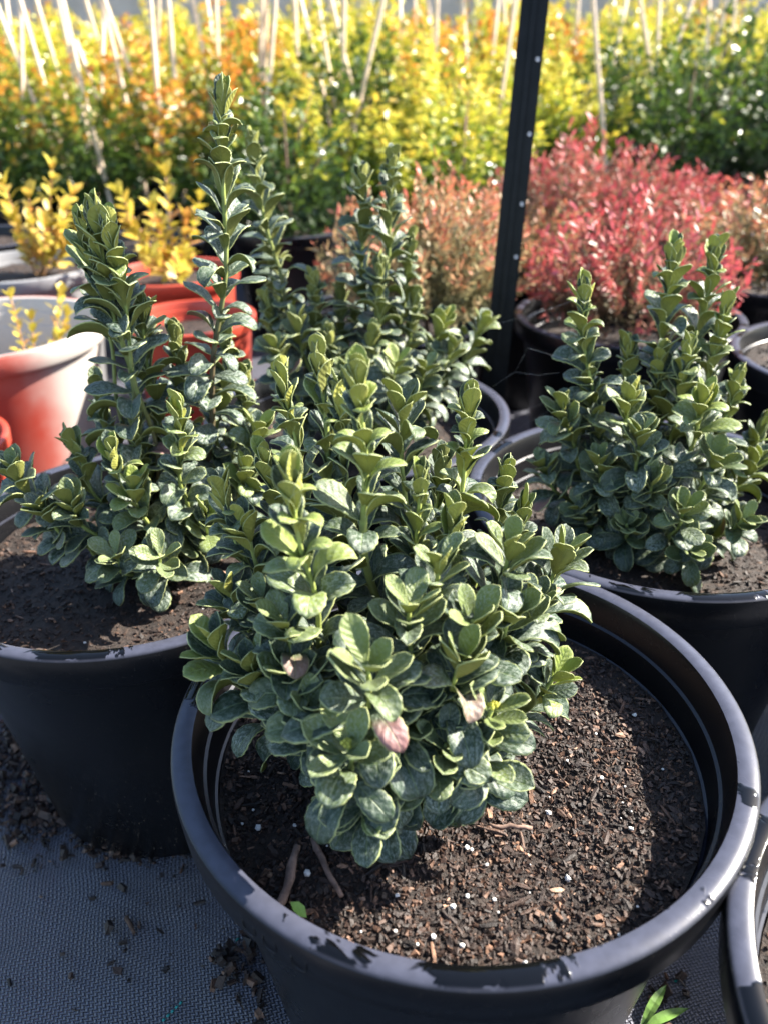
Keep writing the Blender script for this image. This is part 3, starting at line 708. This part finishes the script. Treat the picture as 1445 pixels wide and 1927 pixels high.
# ------------------------------------------------------------------ staked hedge shrubs behind
def leafy_crown(seed, n, rad, z0, z1, leaf):
    r = np.random.default_rng(seed)
    ns = 30
    a = r.uniform(0, 6.283, ns); rr = rad*np.sqrt(r.uniform(.05, 1, ns)); zt = z0+(z1-z0)*(1-.45*(rr/rad)**2)*r.uniform(.62, 1.08, ns)
    tips = np.stack([rr*np.cos(a), rr*np.sin(a), zt], 1); base = np.stack([rr*np.cos(a)*.3, rr*np.sin(a)*.3, np.full(ns, z0)], 1)
    k = r.integers(0, ns, n); f = r.uniform(.05, 1.0, n)**.8
    P = base[k]+(tips[k]-base[k])*f[:, None]; P += r.normal(0, 1, (n, 3))*np.array([.034, .034, .02])*(1.25-f)[:, None]
    out = P*np.array([1, 1, 0]); out /= np.linalg.norm(out, axis=1)[:, None]+1e-6
    L = out*.7+r.normal(0, .7, (n, 3))+np.array([0, 0, .35]); L /= np.linalg.norm(L, axis=1)[:, None]
    W = np.cross(L, r.normal(0, 1, (n, 3))); W /= np.linalg.norm(W, axis=1)[:, None]; N = np.cross(L, W)
    s = (leaf*r.uniform(.6, 1.2, n))[:, None]
    V = np.stack([P, P+L*s*.5+W*s*.25+N*s*.06, P+L*s, P+L*s*.5-W*s*.25+N*s*.06], 1).reshape(-1, 3)
    idx = np.arange(n)[:, None]*4; Fc = np.concatenate([idx+np.array([0, 1, 2]), idx+np.array([0, 2, 3])])
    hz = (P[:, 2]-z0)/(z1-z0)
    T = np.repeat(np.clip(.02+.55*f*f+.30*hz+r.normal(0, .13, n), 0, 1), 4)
    return mesh_np('crown', V, Fc, False, attr={'tone': T})
LC = [leafy_crown(60+i, 2100, .27, .24, .86+.05*i, .042) for i in range(4)]
LCM = {}
for i, m in enumerate(LC):
    for k in ('yellow', 'orange', 'green'):
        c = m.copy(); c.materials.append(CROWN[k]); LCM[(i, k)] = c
HT = shrub_trunk('trunk', .5, .007, seed=9, spread=.14)
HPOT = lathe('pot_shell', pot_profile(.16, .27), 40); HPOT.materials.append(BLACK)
HSOIL = mesh_np('soil', np.array([(.138*math.cos(i*.2618), .138*math.sin(i*.2618), .245) for i in range(24)]), [list(range(24))]); HSOIL.materials.append(SOILB)
HL = {'yellow': ('yellow-green leafy hedge shrub growing in the staked rows', 'yellow-green shrubs in the staked rows'),
      'orange': ('hedge shrub with orange new growth in the staked rows', 'orange-flushed shrubs in the staked rows'),
      'green': ('dark glossy green hedge shrub in the staked rows', 'dark green shrubs in the staked rows')}
def hedge(x, y, kind, var, sc=(1, 1), z=0.0, pot=True, label=None, row=''):
    p = tag(empty('hedge_shrub', (x, y, .23)), label or HL[kind][0].replace('the staked rows', row), 'shrub', None if label else HL[kind][1].replace('the staked rows', row))
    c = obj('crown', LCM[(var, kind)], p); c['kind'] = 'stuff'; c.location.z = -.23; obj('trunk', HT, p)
    p.rotation_euler.z = random.uniform(0, 6.28); p.scale = (sc[0], sc[0], sc[1])
    if pot:
        q = tag(empty('nursery_pot', (x, y, 0)), 'black nursery pot under '+(row or 'a low yellow-green shrub'), 'pot', 'black nursery pots under '+(row or 'the low shrubs'))
        obj('shell', HPOT, q); obj('soil', HSOIL, q)
rh = random.Random(21)
for ri, Y in enumerate((3.3, 3.72, 4.15, 4.65, 5.2, 5.8, 6.5, 7.3)):
    half = .5*(Y*.87+.15)+.45; x = -half+rh.uniform(0, .2)
    while x < half:
        u = project((x, Y, .5))[0]
        if ri == 0: kind = 'orange' if u < 560 else ('green' if u < 690 else ('yellow' if u < 1080 else 'green'))
        elif ri == 1: kind = rh.choice(('orange', 'yellow', 'yellow')) if u < 1080 else 'green'
        elif ri < 4: kind = rh.choice(('yellow', 'yellow', 'yellow', 'orange')) if u < 1250 else rh.choice(('yellow', 'green'))
        else: kind = rh.choice(('yellow', 'yellow', 'yellow', 'yellow', 'orange'))
        hs = (.92, .98, 1.06, 1.10, 1.2, 1.28, 1.38, 1.45)[ri]*rh.uniform(.9, 1.08)
        if ri == 0 and u > 1080: hs *= 1.12
        hedge(x, Y+rh.uniform(-.06, .06), kind, rh.randrange(4), (rh.uniform(.92, 1.1), hs), row=('the front hedge row', 'the second hedge row', 'the third hedge row', 'the fourth hedge row', 'the fifth hedge row', 'the sixth hedge row', 'the seventh hedge row', 'the hedge row nearest the wall')[ri])
        x += .43*rh.uniform(.88, 1.1)
hedge(-.25, 2.42, 'green', 1, (.85, .80), pot=False, label='dark green shrub in the pot between yellow plants and spires')
hedge(.27, 2.72, 'yellow', 2, (1.0, .72), label='low bright yellow-green shrub close behind the post')
hedge(-.15, 2.95, 'yellow', 0, (.95, .75), label='low yellow-green shrub behind the tall spires')

# bamboo stakes: (top pixel, lower pixel where it enters the foliage, distance)
Z1 = [(0, 50, 135, 385), (30, 40, 40, 120), (75, 0, 85, 350), (77, 0, 180, 370), (140, 0, 215, 265), (222, 0, 300, 370), (240, 20, 350, 485), (285, 150, 365, 370), (320, 0, 415, 325), (390, 30, 380, 355), (385, 0, 465, 350), (398, 10, 535, 390),
      (565, 0, 605, 460), (595, 0, 590, 300), (630, 0, 665, 400), (725, 0, 770, 240), (780, 0, 800, 150), (815, 0, 820, 275), (985, 0, 980, 360), (1000, 0, 995, 360), (1030, 0, 1005, 430), (1105, 0, 1120, 330), (1130, 0, 1220, 390), (1195, 0, 1250, 370), (1245, 0, 1340, 400), (1290, 0, 1290, 440), (1435, 0, 1345, 415)]
Z2 = [(65, 0, 65, 80), (120, 0, 122, 70), (170, 0, 180, 110), (205, 0, 195, 345), (300, 0, 310, 150), (430, 0, 415, 170), (450, 0, 455, 80), (495, 0, 440, 375), (735, 0, 720, 190), (790, 0, 825, 525), (905, 40, 880, 170), (960, 0, 1025, 365), (1035, 0, 1030, 150), (1160, 0, 1045, 310), (1225, 0, 1215, 150), (1290, 0, 1220, 310), (1320, 0, 1310, 200), (1440, 150, 1425, 260)]
STK = [tuple(v/1.993 for v in s) for s in Z1]+[(720+s[0]/1.993, s[1]/1.993, 720+s[2]/1.993, s[3]/1.993) for s in Z2]
for i, (x0, y0, x1, y1) in enumerate(STK):
    Yd = 3.2 if y1 > 205 else (3.5 if y1 > 170 else (3.95 if y1 > 120 else (4.5 if y1 > 70 else 5.4)))
    Pb = at_y(x1, y1, Yd); Pt = at_y(x0, y0, Yd+random.uniform(-.05, .12)); d = (Pt-Pb).normalized()
    foot = Pb-d*((Pb.z-.0)/d.z); head = Pt+d*(.34 if y0 < 45 else .0)
    L = (head-foot).length; n = 7
    pts = [foot.lerp(head, q/n)-foot+Vector((math.sin(q*1.3+i)*.003, 0, 0)) for q in range(n+1)]
    o = obj('bamboo_stake', tube('bamboo_stake', pts, [0.0085*(1+.12*(q % 2))*(1-.15*q/n) for q in range(n+1)], 7), None, WOOD, foot)
    ln = 'upright' if abs(d.x) < .06 else ('slightly leaning' if abs(d.x) < .22 else 'steeply leaning')
    wh = 'front hedge row' if Yd < 3.3 else ('second hedge row' if Yd < 3.8 else ('third hedge row' if Yd < 4.2 else 'hedge rows farther back'))
    tag(o, f'{ln} pale bamboo stake in the {wh}', 'stake', f'{ln} stakes in the {wh}')

# ------------------------------------------------------------------ small things
# marker threads in the weed mat
for (xa, ya, xb, yb) in ((452, 1765, 402, 1815), (345, 1885, 305, 1925), (1288, 1832, 1268, 1850)):
    A = at_z(xa, ya, 0); B = at_z(xb, yb, 0); n = 5
    for q in range(n):
        p0 = A.lerp(B, (q+.15)/n); p1 = A.lerp(B, (q+.75)/n); dd = (p1-p0).normalized(); w = Vector((-dd.y, dd.x, 0))*.0011
        m = tube('marker_thread', [p0+Vector((0, 0, .0008)), p0.lerp(p1, .5)+Vector((0, 0, .0016)), p1+Vector((0, 0, .0008))], [.0009, .0012, .0009], 5)
        obj('marker_thread', m, ground, TEAL)
# litter on the mat
def litter(n, spots, seed, size):
    r = np.random.default_rng(seed); P = []
    for (px, py, sx, sy, k) in spots:
        for _ in range(int(n*k)):
            q = at_z(px+r.normal(0, sx), py+r.normal(0, sy), 0); P.append((q.x, q.y))
    P = np.array(P); it = iter(P)
    m = crumbs(len(P), 1, lambda a, b: 0, size, seed)
    co = np.zeros(len(m.vertices)*3, dtype=np.float32); m.vertices.foreach_get('co', co); co = co.reshape(-1, 8, 3)
    c = co.mean(1, keepdims=True); co = co-c; co[:, :, :2] += P[:, None, :]; co[:, :, 2] += -co[:, :, 2].min(1)[:, None]+.0004
    m.vertices.foreach_set('co', co.reshape(-1)); m.update()
    return m
lit = obj('bark_litter', litter(1000, [(40, 1450, 40, 70, .5), (90, 1530, 35, 25, .25), (230, 1600, 70, 14, .2), (300, 1700, 170, 110, .07), (440, 1820, 25, 18, .05), (30, 1400, 30, 30, .15), (1260, 1880, 20, 20, .02), (480, 1790, 30, 60, .06)], 8, .006))
lit['kind'] = 'stuff'; lit['label'] = 'dark bark crumbs scattered on the weed mat'; lit['category'] = 'litter'
def ground_twig(px, label, rad=.0016, z=.0018, mat=TWIG, name='twig'):
    pts = [at_z(x, y, z) for x, y in px]; b = pts[0].copy(); b.z = 0
    return tag(obj(name, tube(name, [p-b for p in pts], [rad*(1-.5*i/len(pts)) for i in range(len(pts))], 6), None, mat, b), label, 'twig')
ground_twig([(190, 1600), (240, 1605), (285, 1597), (335, 1580)], 'thin forked brown twig along the foot of the pot')
ground_twig([(0, 1552), (45, 1535), (85, 1515)], 'thin brown root lying among the bark crumbs', .0014)
ground_twig([(238, 1726), (248, 1745), (253, 1757)], 'short brown bark sliver alone on the weed mat', .0026, .0026)
# twigs and fallen leaves lying on the soil
def soil_item(px, py, name, mesh, label, cat, rot, sc=1.0, dz=.004):
    P = at_z(px, py, RIMZ-.045); P.z = hf_main(P.x-.0516, P.y-.4445)+dz
    o = tag(obj(name, mesh, None, None, P), label, cat); o.rotation_euler = rot; o.scale = (sc,)*3; return o
def stick(L, r0, seed):
    rr = random.Random(seed); n = 6
    m = tube('stick', [(-L/2+L*i/n, rr.gauss(0, .0008), rr.gauss(0, .0006)) for i in range(n+1)], [r0*rr.uniform(.75, 1.1) for _ in range(n+1)], 7); m.materials.append(mat_stick); return m
mat_stick = mat_simple('pale_bark', (.20, .13, .10), .8, 150, .4, .7)
soil_item(545, 1660, 'stick', stick(.042, .0032, 1), 'thick brown stick leaning against the inner wall of the wet pot', 'stick', (0, -.25, 1.35), 1, .008)
soil_item(615, 1640, 'stick', stick(.046, .0022, 2), 'reddish brown splinter lying on soil below the lowest leaf', 'stick', (0, .1, -1.05), 1, .005)
soil_item(960, 1558, 'stick', stick(.030, .0016, 3), 'short dark stick lying flat on the sunlit soil', 'stick', (0, 0, -.1), 1, .004)
dry = mesh_np('dry_leaf', *[x for x in (lambda: ([(0, 0, 0), (-.3, .35, .12), (0, .4, .02), (.3, .35, .12), (-.28, .7, .14), (0, .75, .05), (.28, .7, .14), (0, 1, .1)], [[0, 2, 1], [0, 3, 2], [1, 2, 5, 4], [2, 3, 6, 5], [4, 5, 7], [5, 6, 7]]))()], True)
dry.materials.append(mat_simple('dry_yellow_leaf', (.45, .42, .18), .6, 120))
soil_item(745, 1560, 'fallen_leaf', dry, 'small dry yellow leaf lying on the soil', 'leaf', (0.1, 0, -2.2), .018, .003)
g2 = dry.copy(); g2.materials.clear(); g2.materials.append(mat_simple('green_seedling', (.16, .30, .06), .5, 120))
soil_item(578, 1728, 'fallen_leaf', g2, 'small green leaf at the inner edge of the wet rim', 'leaf', (.5, .2, 1.2), .014, .004)
# weed sprouting between the pots
wd = empty('weed', at_z(1205, 1935, 0)); tag(wd, 'little green weed with a brown leaf between the two wet pots', 'weed')
for i, (dx, dy, dz_, m_) in enumerate(((.03, .03, .02, None), (.045, .012, .012, None), (.028, .0, .006, 1))):
    pts = [Vector((0, 0, 0)), Vector((dx*.5, dy*.5, dz_)), Vector((dx, dy, dz_*.6))]
    bm = bmesh.new(); rows_ = []
    for q in range(7):
        t = q/6; c = bez(*pts, t); w = .0045*math.sin(math.pi*min(1, t*.9+.08))*(1.6 if m_ else 1); n_ = Vector((-dy, dx, 0)).normalized()
        rows_.append((bm.verts.new(c-n_*w), bm.verts.new(c-Vector((0, 0, .001))), bm.verts.new(c+n_*w)))
    for q in range(6):
        for h in (0, 1): bm.faces.new((rows_[q][h], rows_[q][h+1], rows_[q+1][h+1], rows_[q+1][h]))
    m = bpy.data.meshes.new('leaf'); bm.to_mesh(m); bm.free(); obj('leaf', m, wd, TWIG if m_ else mat_simple('weed_green', (.12, .22, .05), .5, 90))
# spider silk
def silk(label, lines):
    r = empty('spider_silk', at_y(*lines[0][0])); tag(r, label, 'spider silk')
    for ln in lines:
        pts = [at_y(*q)-r.location for q in ln]; obj('thread', tube('thread', pts, [.00006]*len(pts), 4), r, SILK)
silk('single spider thread running past the black post', [[(850, 640, .99), (925, 612, .95), (1000, 592, .90), (1080, 565, .82)]])
silk('branching spider threads strung across the dark pot side', [[(925, 728, .90), (968, 700, .88), (1010, 706, .86), (1052, 701, .83)], [(968, 700, .88), (992, 655, .86), (1028, 665, .84), (1046, 674, .83), (1065, 687, .82)], [(1046, 674, .83), (1060, 655, .82)]])
silk('pair of beaded spider threads above the grey inner pot wall', [[(962, 780, .93), (1000, 767, .88), (1022, 758, .82)], [(972, 808, .92), (1010, 785, .86), (1033, 772, .82)]])
